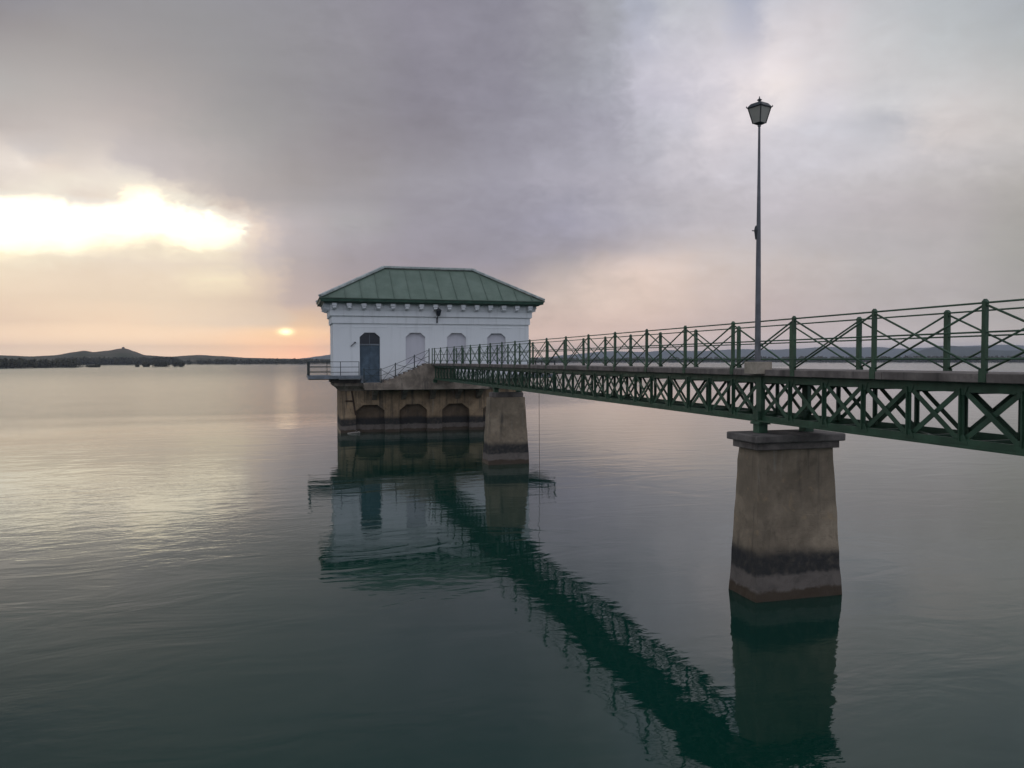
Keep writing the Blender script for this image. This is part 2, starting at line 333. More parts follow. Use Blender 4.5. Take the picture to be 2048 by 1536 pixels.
def f_white(n, bs, tint=(.82, .82, .825), grime=.3):
    p = gpos(n); a = n.noise(p, .7, 5, .6); s = n.noise(n.mapping(p, (2.2, 2.2, .18)), 1.2, 5, .62); f = n.noise(p, 16., 4, .6)
    c = n.mix(n.ss(a, .4, .75, 0., .4), tint, tuple(t*.88 for t in tint))
    c = n.mix(n.ss(s, .54, .78, 0., grime), c, tuple(t*.62 for t in tint))
    z = n.xyz(p)[2]
    run = n.noise(n.mapping(p, (2.3, 2.3, .16)), 1., 5, .62, .6)
    c = n.mix(n.mul(n.ss(run, .52, .70), n.ss(z, 6.2, 8.0, .05, .22)), c, (.40, .39, .38))
    c = n.mix(n.mul(n.ss(n.add(z, n.mul(n.sub(run, .5), 1.4)), 4.7, 3.7), .35), c, (.36, .34, .31))
    n.put(bs.inputs['Base Color'], c); bs.inputs['Roughness'].default_value = .85; bs.inputs['Specular IOR Level'].default_value = .3
    bump(n, bs, f, .35, .006)
M_WHITE = mat('white_painted_render', f_white)
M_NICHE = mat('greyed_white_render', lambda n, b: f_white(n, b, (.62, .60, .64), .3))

def f_paint(n, bs, tint, rough=.5, rust=.25, fade=.3):
    p = gpos(n); a = n.noise(p, 2.3, 5, .6, .3); f = n.noise(p, 11., 5, .65)
    c = n.mix(n.ss(a, .35, .7, 0., 1.), tuple(t*(1-fade) for t in tint), tuple(t*(1+fade*.4) for t in tint))
    c = n.mix(n.mul(n.ss(f, .60, .74), rust), c, (.11, .055, .028))
    n.put(bs.inputs['Base Color'], c); n.put(bs.inputs['Roughness'], n.lin(f, .3, .7, rough-.08, rough+.15))
    bs.inputs['Specular IOR Level'].default_value = .4
    bump(n, bs, f, .25, .004)
M_GREEN = mat('green_bridge_paint', lambda n, b: f_paint(n, b, (.042, .095, .055), .5, .28))
M_RAIL = mat('green_rail_paint', lambda n, b: f_paint(n, b, (.050, .100, .056), .5, .45))
M_DKRAIL = mat('dark_rail_paint', lambda n, b: f_paint(n, b, (.03, .042, .042), .5, .3))
M_STEEL = mat('grey_blue_steel', lambda n, b: f_paint(n, b, (.20, .22, .245), .5, .15))
M_LAMP = mat('lamp_dark_iron', lambda n, b: f_paint(n, b, (.045, .048, .052), .45, .1))
M_POLE = mat('galvanised_pole', lambda n, b: f_paint(n, b, (.16, .16, .172), .5, .12))
M_DOOR = mat('slate_blue_door', lambda n, b: f_paint(n, b, (.085, .125, .165), .5, .1, .35))
M_RUST = mat('rusty_iron', lambda n, b: f_paint(n, b, (.075, .045, .03), .8, .6))
M_WOOD = mat('bleached_wood', lambda n, b: f_paint(n, b, (.30, .27, .235), .85, .1))

def f_roof(n, bs):
    p = gpos(n); a = n.noise(p, .8, 5, .6); s = n.noise(n.mapping(p, (3., .5, .5)), 1.2, 5, .6); f = n.noise(p, 9., 4, .6)
    c = n.mix(n.ss(a, .35, .7), (.105, .145, .11), (.145, .19, .15))
    c = n.mix(n.ss(s, .52, .74, 0., .5), c, (.085, .14, .105))
    n.put(bs.inputs['Base Color'], c); n.put(bs.inputs['Roughness'], n.lin(f, .3, .7, .45, .62)); bs.inputs['Specular IOR Level'].default_value = .35
    bump(n, bs, n.add(n.mul(s, .8), f), .3, .008)
M_ROOF = mat('green_roof_metal', f_roof)
M_RCAP = mat('pale_ridge_metal', lambda n, b: f_paint(n, b, (.46, .50, .475), .5, .05))
M_FASC = mat('dark_green_fascia', lambda n, b: f_paint(n, b, (.045, .10, .068), .5, .15))

def f_glass(n, bs):
    bs.inputs['Base Color'].default_value = (.012, .015, .022, 1); bs.inputs['Roughness'].default_value = .12
M_GLASS = mat('dark_glass', f_glass)
def f_frost(n, bs):
    p = gpos(n); a = n.noise(p, 6., 4, .6)
    n.put(bs.inputs['Base Color'], n.mix(a, (.52, .49, .42), (.62, .59, .51))); bs.inputs['Roughness'].default_value = .45
    bs.inputs['Transmission Weight'].default_value = .45
M_FROST = mat('frosted_lamp_glass', f_frost)
def f_hill(n, bs, a, b):
    p = gpos(n); k = n.noise(p, .012, 7, .68); f = n.noise(p, .06, 5, .65)
    c = n.mix(n.ss(k, .38, .62), a, b); c = n.mix(n.ss(f, .5, .68, 0., .6), c, (.03, .035, .022))
    n.put(bs.inputs['Base Color'], c); bs.inputs['Roughness'].default_value = 1.; bs.inputs['Specular IOR Level'].default_value = 0.
M_HILL = mat('scrub_hillside', lambda n, b: f_hill(n, b, (.085, .085, .055), (.15, .125, .09)))
M_FARHILL = mat('forested_hillside', lambda n, b: f_hill(n, b, (.04, .048, .032), (.06, .066, .046)))
def f_leaf(n, bs, a, b):
    p = gpos(n); k = n.noise(p, .25, 4, .6)
    n.put(bs.inputs['Base Color'], n.mix(n.ss(k, .35, .65), a, b)); bs.inputs['Roughness'].default_value = .9; bs.inputs['Specular IOR Level'].default_value = .1
M_LEAF = mat('dark_foliage', lambda n, b: f_leaf(n, b, (.055, .055, .032), (.10, .09, .055)))
M_BARK = mat('bark', lambda n, b: f_paint(n, b, (.05, .04, .03), .9, .1))

def f_water(n, bs):
    p = gpos(n); x, y, z = n.xyz(p)
    # wind patches: calm water close in, ruffled water farther out
    wp = n.noise(n.mapping(p, (.012, .03, 1)), 1., 5, .6, .6)
    edge_ = n.add(y, n.mul(n.sub(wp, .5), 44.), n.mul(n.m('MAXIMUM', n.sub(x, 16.), 0.), -1.3))
    ruff = n.ss(edge_, 60., 84.)
    far = n.ss(y, 90., 420.)
    rb = n.mul(ruff, n.sub(1., n.mul(far, .85)))
    w1 = n.noise(n.mapping(p, (.30, .62, 1), (0, 0, R(-14))), 1., 3, .5, .9)
    w2 = n.noise(n.mapping(p, (1.05, 1.9, 1), (0, 0, R(9))), 1., 4, .55, .7)
    w3 = n.noise(n.mapping(p, (3.2, 5.5, 1), (0, 0, R(-20))), 1., 3, .55)
    patch = n.ss(n.noise(n.mapping(p, (.06, .11, 1), (0, 0, R(20))), 1., 3, .55, .4), .38, .66, .18, 1.5)
    patch = n.mul(patch, n.ss(x, 8., -12., .75, 1.7))
    h = n.add(n.mul(w1, .016), n.mul(w2, n.mul(patch, .0050)), n.mul(w3, n.mul(patch, .0014)),
              n.mul(w3, n.mul(rb, .020)), n.mul(w2, n.mul(rb, .034)))
    b = n.node('ShaderNodeBump'); b.inputs['Strength'].default_value = 1.; b.inputs['Distance'].default_value = 1.
    n.put(b.inputs['Height'], h); n.nt.links.new(b.outputs[0], bs.inputs['Normal'])
    silt = n.noise(n.mapping(p, (.05, .05, 1)), 1., 4, .55)
    n.put(bs.inputs['Base Color'], n.mix(n.ss(silt, .35, .68), (.003, .031, .020), (.004, .037, .029)))
    n.put(bs.inputs['Roughness'], n.add(n.lin(ruff, 0, 1, .03, .16), n.mul(far, .10)))
    bs.inputs['IOR'].default_value = 1.35
M_WATER = mat('green_reservoir_water', f_water)

# ================================================================ setting
wm = MB()
xs = [-8000, -2000, -400, -100, 100, 400, 2000, 8000]
for j, yv in enumerate(xs):
    for i, xv in enumerate(xs): wm.v.append((xv, yv, 0))
k = len(xs)
wm.f = [(j*k+i, j*k+i+1, (j+1)*k+i+1, (j+1)*k+i) for j in range(k-1) for i in range(k-1)]
build(wm, 'water', M_WATER, kind='structure', fix=False)

def px_az(px): return YAW + math.atan((px-1024)/FPX)
def px_el(px, py):
    hor = 722.8 - px*.0022
    return math.atan((hor-py)/FPX*math.cos(math.atan((px-1024)/FPX)))
def interp(pts, x):
    if x <= pts[0][0]: return pts[0][1]
    for (a, b), (c, d) in zip(pts, pts[1:]):
        if x <= c:
            t = (x-a)/(c-a); t = t*t*(3-2*t)*.5+t*.5
            return b+(d-b)*t
    return pts[-1][1]
def hill_range(name, crest, shore, depth, mat_, n=160, m_=10, rough=.06, seed=0):
    """crest: (azimuth deg, height m) list; shore: (azimuth deg, distance m) list; a land mass rising from the water"""
    mb = MB(); a0, a1 = crest[0][0], crest[-1][0]
    for i in range(n+1):
        a = a0+(a1-a0)*i/n; h = interp(crest, a); d0 = interp(shore, a)
        for j in range(m_+1):
            t = j/m_; u = t/.7
            prof = (u*u*(3-2*u)) if u < 1 else 1-.9*((u-1)/.43)**2
            d = d0+depth*t
            x, y = d*math.sin(R(a)), d*math.cos(R(a))
            nz = noise.fractal(Vector((x*.006+seed, y*.006, seed)), 1., 2., 5)
            z = -1.5+(h+1.5)*prof*(1+rough*nz*(.3+prof*.7))+ (.0 if j else -.5)
            mb.v.append((x, y, z))
    k_ = m_+1
    mb.f = [(i*k_+j, (i+1)*k_+j, (i+1)*k_+j+1, i*k_+j+1) for i in range(n) for j in range(m_)]
    return build(mb, name, mat_, kind='structure', smooth=True)
def crest_px(pts, dist):      # heights that a crest at this distance must have
    return [(math.degrees(px_az(px)), CAM_H+math.tan(px_el(px, py))*dist) for px, py in pts]

hill_range('hill_west', crest_px([(-420, 716), (-200, 708), (0, 711), (60, 713), (110, 711), (150, 704.5), (170, 702), (187, 705), (215, 702), (240, 697.5), (252, 697.5), (270, 703), (290, 710), (340, 713.5), (400, 710), (440, 712.5), (500, 716), (600, 717.5), (700, 718.5), (860, 719), (960, 719)], 1900),
           [(-30, 1050), (-12, 1150), (20, 1250)], 1000, M_HILL, 260, 12, .05)
hill_range('hill_west_far', crest_px([(560, 722), (610, 716), (640, 712), (662, 709), (700, 706), (780, 711), (900, 715), (1000, 716), (1150, 714), (1280, 722)], 5600), [(-10, 5000), (30, 5000)], 900, M_FARHILL, 120, 10, .03, 4.)
hill_range('hill_far_range', crest_px([(1060, 720), (1130, 710), (1198, 703.5), (1228, 702), (1262, 703.5), (1290, 704), (1333, 700), (1400, 702), (1440, 700), (1473, 698), (1540, 699), (1600, 697), (1640, 694), (1700, 695), (1748, 694), (1811, 697), (1850, 695), (1900, 693), (1960, 690), (2010, 689), (2080, 692), (2300, 690), (2700, 700)], 6800), [(15, 6100), (70, 6100)], 1100, M_FARHILL, 260, 10, .03, 9.)
hill_range('hill_east', crest_px([(1790, 721), (1830, 705), (1850, 697), (1880, 691.5), (1910, 692), (1935, 694), (1955, 692.5), (1980, 700), (2010, 701), (2040, 700), (2100, 695), (2300, 690), (2500, 699), (2800, 708)], 4100), [(35, 3500), (75, 3500)], 900, M_FARHILL, 160, 10, .05, 15.)
hill_range('east_shore', crest_px([(900, 722), (980, 720.5), (1060, 719), (1300, 719), (1500, 718.8), (1700, 718.5), (1900, 717), (2048, 716), (2400, 714), (2800, 714)], 1900), [(10, 1500), (25, 1600), (48, 1500), (75, 1400)], 650, M_HILL, 160, 8, .05, 21.)
hill_range('west_shore_spit', [(-32, 5.), (-20, 2.2), (-16, 1.6), (-13.3, 1.2), (-12.2, .1)], [(-32, 560), (-20, 660), (-12, 760)], 110, M_HILL, 70, 8, .1, 30.)

# ---- woods along the far shores: leaf clumps spread over many crowns
def leaf_cloud(mb, c, rx, rz, n, size, rn):
    for _ in range(n):
        while True:
            v = Vector((rn.uniform(-1, 1), rn.uniform(-1, 1), rn.uniform(-1, 1)))
            if v.length < 1: break
        q = Vector((c[0]+v.x*rx, c[1]+v.y*rx, c[2]+v.z*rz))
        s_ = size*rn.uniform(.6, 1.4)
        a = Vector((rn.gauss(0, 1), rn.gauss(0, 1), rn.gauss(0, 1))).normalized(); b = a.orthogonal().normalized()
        e = a.cross(b)
        mb.poly([q-b*s_-e*s_*.6, q+b*s_-e*s_*.6, q+b*s_*.7+e*s_*.7, q-b*s_*.7+e*s_*.7], [(0, 1, 2, 3)])
def wood(name, label, spots, h, rn, leaves=46, size=1.0):
    mb = MB()
    for (x, y, z, k_) in spots:
        hh = h*k_
        leaf_cloud(mb, (x, y, z+hh*.55), hh*.55, hh*.5, leaves, size*hh/9., rn)
        leaf_cloud(mb, (x+rn.uniform(-2, 2), y, z+hh*.25), hh*.6, hh*.3, leaves//3, size*hh/9., rn)
    return build(mb, name, M_LEAF, label=label, cat='wood', kind='stuff', fix=False)
def shore_spots(a0, a1, d0f, n, spread, rn, zf=lambda t: 0.6):
    out = []
    for i in range(n):
        a = rn.uniform(a0, a1); d = d0f(a)+rn.random()**1.5*spread
        out.append((d*math.sin(R(a)), d*math.cos(R(a)), zf(0), rn.uniform(.55, 1.25)))
    return out
wood('shoreline_wood', 'dark low wood along the near spit of the left shore', shore_spots(-31, -12.9, lambda a: interp([(-32, 568), (-20, 668), (-12, 772)], a), 520, 70, rnd), 5.6, rnd)
wood('shoreline_wood', 'dark wood on the far bank below the hill with the hut', shore_spots(-14, -7.2, lambda a: 1175, 260, 120, rnd, lambda t: 1.5), 7.5, rnd, 40, 1.3)
wood('shoreline_wood', 'brown scrub on the far left bank running towards the white house', shore_spots(-7.2, 15, lambda a: 1195, 420, 160, rnd, lambda t: 1.0), 6.0, rnd, 34, 1.4)
wood('shoreline_wood', 'dark tree belt along the far right bank behind the bridge railing', shore_spots(11, 62, lambda a: interp([(10, 1510), (25, 1610), (48, 1510), (75, 1410)], a), 1300, 120, rnd, lambda t: 1.0), 8.0, rnd, 30, 1.6)

# ---- flooded bushes standing off the left bank
def bush(px, d, w, h, label, lobes):
    a = px_az(px); x, y = d*math.sin(a), d*math.cos(a)
    t = empty('flooded_bush', (x, y, 0), label, 'bush', 'flooded bushes off the left bank')
    mb = MB()
    for i in range(lobes):
        ox = rnd.uniform(-.5, .5)*w*.7; hh = h*rnd.uniform(.65, 1.)
        leaf_cloud(mb, (x+ox, y+rnd.uniform(-1, 1), hh*.5), w*.26, hh*.5, 150, .42, rnd)
    build(mb, 'crown', M_LEAF, t, fix=False)
    tr = MB(); tr.tube((x, y, -.5), (x+.1, y, h*.6), .16, .07, 6); build(tr, 'trunk', M_BARK, t)
bush(188, 770, 11, 2.2, 'low bush just off the tip of the dark wooded spit', 6)
bush(198, 775, 6, 2.6, 'small rounded bush second from the tip of the wooded spit', 3)
bush(276, 790, 5, 3.0, 'smallest of the four bushes standing in open water on the left', 3)
bush(292, 790, 6, 4.6, 'upright bush between the smallest and the widest bush in the water', 4)
bush(322, 780, 15, 5.4, 'widest clump of bushes standing in the water on the left', 9)
bush(359, 780, 10, 5.2, 'rightmost dense bush standing in the water on the left', 6)

# ---- hut on the hill top
a = px_az(247.5); d = 1850; hx, hy = d*math.sin(a), d*math.cos(a); hz = CAM_H+math.tan(px_el(247.5, 697.6))*d-1.2
t = empty('hilltop_hut', (hx, hy, hz), 'tiny stone hut on the summit of the left hill', 'hut')
mb = MB(); mb.box(hx-2.6, hx+2.6, hy-2.2, hy+2.2, hz, hz+3.6); build(mb, 'wall', M_CONC_B, t)
mb = MB(); mb.poly([(hx-3.1, hy-2.7, hz+3.602), (hx+3.1, hy-2.7, hz+3.602), (hx+3.1, hy+2.7, hz+3.602), (hx-3.1, hy+2.7, hz+3.602), (hx, hy, hz+5.2)], [(3, 2, 1, 0), (0, 1, 4), (1, 2, 4), (2, 3, 4), (3, 0, 4)])
build(mb, 'roof', M_RUST, t)

# ================================================================ bridge piers
def frustum(mb, b, t_, z0, z1, nz=14, nh=8, jit=.006, rn=rnd):
    ring = []
    def lerp(u, v, k_): return u+(v-u)*k_
    for j in range(nz+1):
        k_ = j/nz; x0, x1, y0, y1 = [lerp(b[i], t_[i], k_) for i in range(4)]; z = lerp(z0, z1, k_)
        pts = [(lerp(x0, x1, i/nh), y0) for i in range(nh)]+[(x1, lerp(y0, y1, i/nh)) for i in range(nh)]+[(lerp(x1, x0, i/nh), y1) for i in range(nh)]+[(x0, lerp(y1, y0, i/nh)) for i in range(nh)]
        ring.append([(px+rn.gauss(0, jit), py+rn.gauss(0, jit), z) for px, py in pts])
    n = nh*4; P_ = [p for r_ in ring for p in r_]
    F = [(j*n+i, j*n+(i+1) % n, (j+1)*n+(i+1) % n, (j+1)*n+i) for j in range(nz) for i in range(n)]
    F += [tuple(range(n-1, -1, -1)), tuple(range(nz*n, nz*n+n))]
    mb.poly(P_, F)
CX = 10.64
t = empty('bridge_pier', (CX, 15.4, 0), 'large tapering masonry pier with overhanging capstone under the lamp post', 'pier', 'masonry piers of the footbridge')
mb = MB(); frustum(mb, (9.53, 11.76, 14.82, 15.98), (9.70, 11.58, 15.02, 15.78), -.8, 3.262); build(mb, 'shaft', M_PIER, t)
mb = MB(); mb.box(9.60, 11.66, 14.90, 15.88, 3.26, 3.42); build(mb, 'cap_moulding', M_CONC, t, .015)
mb = MB(); mb.box(9.50, 11.74, 14.79, 15.99, 3.418, 3.585); build(mb, 'capstone', M_CAP, t, .03)
t = empty('bridge_pier', (CX-.08, 38.9, 0), 'smaller looking distant masonry pier in front of the house plinth', 'pier', 'masonry piers of the footbridge')
mb = MB(); frustum(mb, (9.44, 11.64, 38.2, 39.6), (9.66, 11.44, 38.5, 39.3), -.8, 3.34); build(mb, 'shaft', M_PIER, t)
mb = MB(); mb.box(9.76, 11.40, 38.58, 39.26, 3.338, 3.585); build(mb, 'capstone', M_CAP, t, .04)

# ================================================================ footbridge
X_N, X_F = 9.86, 11.42                 # rail planes
T_N, T_F = 10.04, 11.22                # girder planes
Y0B, Y1B = 2.3, 56.45
ZT, ZB = 4.99, 3.835
bridge = empty('footbridge', (CX, 2.3, ZB), 'green steel lattice footbridge with concrete deck leading to the white house', 'bridge')
# deck
SEG = 4.6
y = Y0B; 
while y < Y1B-.1:
    y2 = min(y+SEG, Y1B)
    if Y1B-y2 < 1.: y2 = Y1B
    mb = MB(); mb.box(X_N-.03, X_F+.03, y+.006, y2-.006, ZT-.138, ZT); build(mb, 'deck_slab', M_CONC, bridge, .012)
    y = y2
PAN = 1.095; NODE0 = 15.47
k0 = math.ceil((Y0B+.1-NODE0)/PAN); k1 = math.floor((Y1B-.15-NODE0)/PAN)
ZC1 = ZT-.142                          # top of top chord
zl, zu = ZB+.12, ZC1-.12
vert_m = shared(MB().box(-.012, .012, -.045, .045, ZB+.02, ZC1-.02).box(-.06, -.012, -.012, .012, ZB+.1, ZC1-.1), 'vertical', M_GREEN)
vert_w = shared(MB().box(-.05, .05, -.10, .10, ZB+.02, ZC1-.02), 'bearing_vertical', M_GREEN)
du = shared(MB().beam((-.018, -PAN/2+.05, zl), (-.018, PAN/2-.05, zu), .012, .085, (1, 0, 0)), 'diagonal_rising', M_GREEN)
dd = shared(MB().beam((.018, -PAN/2+.05, zu), (.018, PAN/2-.05, zl), .012, .085, (1, 0, 0)), 'diagonal_falling', M_GREEN)
def gusset(z0, z1, w0, w1):
    mb_ = MB()
    for sx in (-.034, .028): mb_.hexa([(sx, -w0, z0), (sx+.006, -w0, z0), (sx+.006, w0, z0), (sx, w0, z0)], [(sx, -w1, z1), (sx+.006, -w1, z1), (sx+.006, w1, z1), (sx, w1, z1)])
    for dy_ in (-.11, -.05, .05, .11):
        for sx in (-.040, .034): mb_.box(sx, sx+.006, dy_-.011, dy_+.011, (z0+z1)/2-.011, (z0+z1)/2+.011)
    return mb_
gus = shared(gusset(ZB+.06, ZB+.20, .15, .08), 'gusset', M_GREEN)
gus2 = shared(gusset(ZC1-.20, ZC1-.06, .08, .15), 'gusset_top', M_GREEN)
for X, lab in ((T_N, 'near lattice girder'), (T_F, 'far lattice girder')):
    g = empty('girder', (X, Y0B, ZB), lab, parent=bridge)
    mb = MB(); mb.box(X-.026, X+.026, Y0B, Y1B, ZC1-.155, ZC1-.012); mb.box(X-.11, X+.11, Y0B, Y1B, ZC1-.012, ZC1)
    build(mb, 'top_chord', M_GREEN, g)
    mb = MB(); mb.box(X-.026, X+.026, Y0B, Y1B, ZB+.014, ZB+.135); build(mb, 'bottom_chord', M_GREEN, g)
    mb = MB(); mb.box(X-.115, X+.115, Y0B, Y1B, ZB, ZB+.0135); mb.box(X-.118, X-.105, Y0B, Y1B, ZB+.0135, ZB+.035); build(mb, 'bottom_flange', M_GREEN, g)
    for kk in range(k0, k1+1):
        yy = NODE0+kk*PAN
        wide = abs(yy-15.47) < .1 or abs(yy-38.90) < .55
        inst('vertical', vert_w if wide else vert_m, (X, yy, 0), g)
        inst('gusset', gus, (X, yy, 0), g); inst('gusset', gus2, (X, yy, 0), g)
        if kk < k1:
            inst('diagonal', du, (X, yy+PAN/2, 0), g); inst('diagonal', dd, (X, yy+PAN/2, 0), g)
    for yb in (15.47, 38.90):
        mb = MB(); mb.box(X-.15, X+.15, yb-.17, yb+.17, ZB-.06, ZB-.002); mb.box(X-.11, X+.11, yb-.12, yb+.12, 3.583, ZB-.058)
        build(mb, 'bearing', M_GREEN, bridge, .008)
    mb = MB(); mb.box(X-.13, X-.053, NODE0-.10, NODE0+.10, ZB+.03, ZB+.23); build(mb, 'bearing_bracket', M_GREEN, bridge, .012)
    mb = MB(); mb.box(X-.13, X+.13, Y1B-.36, Y1B-.05, 3.62, ZB-.002); build(mb, 'bearing', M_GREEN, bridge, .008)
cb = shared(MB().box(T_N+.03, T_F-.03, -.05, .05, ZC1-.19, ZC1-.03), 'cross_beam', M_GREEN)
cb2 = shared(MB().box(T_N+.03, T_F-.03, -.035, .035, ZB+.02, ZB+.09), 'lower_tie', M_GREEN)
lb1 = shared(MB().beam((T_N+.05, -PAN+.05, ZB+.05), (T_F-.05, PAN-.05, ZB+.05), .07, .012), 'lateral_brace_a', M_GREEN)
lb2 = shared(MB().beam((T_F-.05, -PAN+.05, ZB+.035), (T_N+.05, PAN-.05, ZB+.035), .07, .012), 'lateral_brace_b', M_GREEN)
for kk in range(k0, k1+1):
    inst('cross_beam', cb, (0, NODE0+kk*PAN, 0), bridge)
    inst('lower_tie', cb2, (0, NODE0+kk*PAN, 0), bridge)
for i, kk in enumerate(range(k0+1, k1, 2)):
    inst('lateral_brace', lb1 if i % 2 else lb2, (0, NODE0+kk*PAN, 0), bridge)
# railings
SP = 2.301; YP = 9.418
ZR = 6.065
rows = ((ZR-.035, .015), (5.60, .014), (5.205, .014))
for X, wid, lab, sgn in ((X_N, .066, 'near railing', -1), (X_F, .098, 'far railing', 1)):
    rl = empty('railing', (X, Y0B, ZT), lab, parent=bridge)
    hw = wid/2
    pm = MB().box(-.032, .032, -hw, hw, ZT-.02, ZR-.02)
    pm.hexa([(-.036, -hw-.004, ZR-.02), (.036, -hw-.004, ZR-.02), (.036, hw+.004, ZR-.02), (-.036, hw+.004, ZR-.02)], [(-.015, -hw*.5, ZR+.022), (.015, -hw*.5, ZR+.022), (.015, hw*.5, ZR+.022), (-.015, hw*.5, ZR+.022)])
    pm.box(sgn*.040-.008, sgn*.040+.008, -hw-.03, hw+.03, ZT-.13, ZT+.05)
    pm = shared(pm, 'post', M_RAIL)
    ks = list(range(math.ceil((Y0B+.2-YP)/SP), int((Y1B-.3-YP)/SP)+1))
    ys = [YP+kk*SP for kk in ks]+[Y1B-.05]
    for yy in ys: inst('post', pm, (X, yy, 0), rl)
    for zr_, rad in rows:
        mb = MB(); mb.tube((X, Y0B, zr_), (X, Y1B, zr_), rad, n=8); build(mb, 'rail', M_RAIL, rl, smooth=True)
    ba = shared(MB().tube((-.012, -SP/2+.04, ZT+.05), (-.012, SP/2-.04, ZR-.07), .0175, n=6), 'brace_rising', M_RAIL, True)
    bb = shared(MB().tube((.012, -SP/2+.04, ZR-.07), (.012, SP/2-.04, ZT+.05), .0175, n=6), 'brace_falling', M_RAIL, True)
    for ya, yb in zip(ys, ys[1:]):
        if yb-ya < SP*.9: continue
        inst('brace', ba, (X, (ya+yb)/2, 0), rl); inst('brace', bb, (X, (ya+yb)/2, 0), rl)

# ================================================================ valve house
S = 1.02
YF = 57.9; XL, XR = 3.04, 17.5; YB = 62.3
def zs(z): return 5.2+(z-5.2)*S
house = empty('valve_house', ((XL+XR)/2, (YF+YB)/2, 0), 'white hip-roofed valve house standing on an arched stone plinth in the water', 'house')
def plate(outer, holes, y0, y1):
    """wall plate in the XZ plane with openings"""
    bm = bmesh.new(); loops = []
    for lp in [outer]+holes:
        vs = [bm.verts.new((x, y0, z)) for x, z in lp]
        for i in range(len(vs)): bm.edges.new((vs[i], vs[(i+1) % len(vs)]))
    bmesh.ops.triangle_fill(bm, use_beauty=True, edges=bm.edges[:], normal=(0, -1, 0))
    bm.verts.index_update()
    V = [tuple(v.co) for v in bm.verts]; F = [tuple(v.index for v in f.verts) for f in bm.faces]; bm.free()
    n = len(V); mb = MB(); mb.v = V+[(x, y1, z) for x, _, z in V]
    mb.f = F+[tuple(reversed([n+i for i in f])) for f in F]; b = 0
    for lp in [outer]+holes:
        q = len(lp); mb.f += [(b+i, b+(i+1) % q, n+b+(i+1) % q, n+b+i) for i in range(q)]; b += q
    return mb
def arch(xc, w, z0, z1, cx_, cz_):
    h = w/2
    return [(xc-h, z0), (xc+h, z0), (xc+h, z1-cz_), (xc+h-cx_, z1), (xc-h+cx_, z1), (xc-h, z1-cz_)]
ZF, ZW = 3.62, 8.9
door_o = arch(5.60, 1.44, ZF+.002, 7.215, .36, .32)
niches = [arch(xc, 1.43, 4.93, 7.22, .34, .30) for xc in (8.89, 11.95, 15.0)]
mb = plate([(XL, ZF), (XR, ZF), (XR, ZW), (XL, ZW)], [door_o]+niches, YF, YF+.30)
mb.box(XL, XL+.3, YF+.302, YB-.302, ZF, ZW); mb.box(XR-.3, XR, YF+.302, YB-.302, ZF, ZW); mb.box(XL, XR, YB-.30, YB, ZF, ZW)
build(mb, 'wall', M_WHITE, house)
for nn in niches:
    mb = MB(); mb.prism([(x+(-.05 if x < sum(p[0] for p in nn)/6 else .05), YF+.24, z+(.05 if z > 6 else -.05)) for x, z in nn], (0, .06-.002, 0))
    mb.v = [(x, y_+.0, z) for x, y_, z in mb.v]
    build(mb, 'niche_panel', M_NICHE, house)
# panel mouldings on the wall
for x0, x1 in ((3.52, 3.86), (4.31, 6.86), (7.55, 10.1), (10.78, 13.1), (13.76, 16.2), (16.7, 17.08)):
    mb = MB(); mb.box(x0, x1, YF-.022, YF-.001, 7.60, 7.635); build(mb, 'panel_moulding', M_WHITE, house)
# corner strips
for x0, x1 in ((XL-.02, XL+.30), (XR-.30, XR+.02)):
    mb = MB(); mb.box(x0, x1, YF-.018, YF-.001, ZF+.02, 7.83); build(mb, 'corner_strip', M_WHITE, house)
# door
dr = empty('door', (5.6, YF+.2, ZF), 'slate blue double door with dark glazed fanlight', parent=house)
mb = MB(); mb.box(4.885, 5.597, YF+.20, YF+.25, ZF+.01, 6.30); build(mb, 'leaf', M_DOOR, dr)
mb = MB(); mb.box(5.603, 6.315, YF+.20, YF+.25, ZF+.01, 6.30); build(mb, 'leaf', M_DOOR, dr)
for x0, x1 in ((4.98, 5.52), (5.68, 6.22)):
    for z0, z1 in ((3.8, 4.65), (4.78, 6.15)):
        mb = MB(); mb.box(x0, x1, YF+.184, YF+.1995, z0, z1); build(mb, 'leaf_panel', M_DOOR, dr, .008)
mb = MB(); mb.box(5.52, 5.58, YF+.15, YF+.198, 4.68, 4.75); build(mb, 'handle', M_LAMP, dr)
mb = MB(); mb.box(4.883, 6.317, YF+.16, YF+.25, 6.302, 6.40); build(mb, 'transom_bar', M_STEEL, dr)
mb = MB(); mb.prism([(x, YF+.215, z) for x, z in [(4.885, 6.402), (6.315, 6.402), (6.315, 6.89), (5.955, 7.21), (5.245, 7.21), (4.885, 6.89)]], (0, .02, 0)); build(mb, 'fanlight', M_GLASS, dr)
mb = MB(); mb.box(5.585, 5.615, YF+.185, YF+.213, 6.402, 7.205); build(mb, 'muntin', M_STEEL, dr)
mb = MB(); mb.beam((4.25, YF-.06, 6.22), (4.55, YF-.12, 6.50), .05, .05); mb.box(4.5, 4.6, YF-.16, YF-.001, 6.46, 6.54); build(mb, 'wall_bracket', M_LAMP, house)
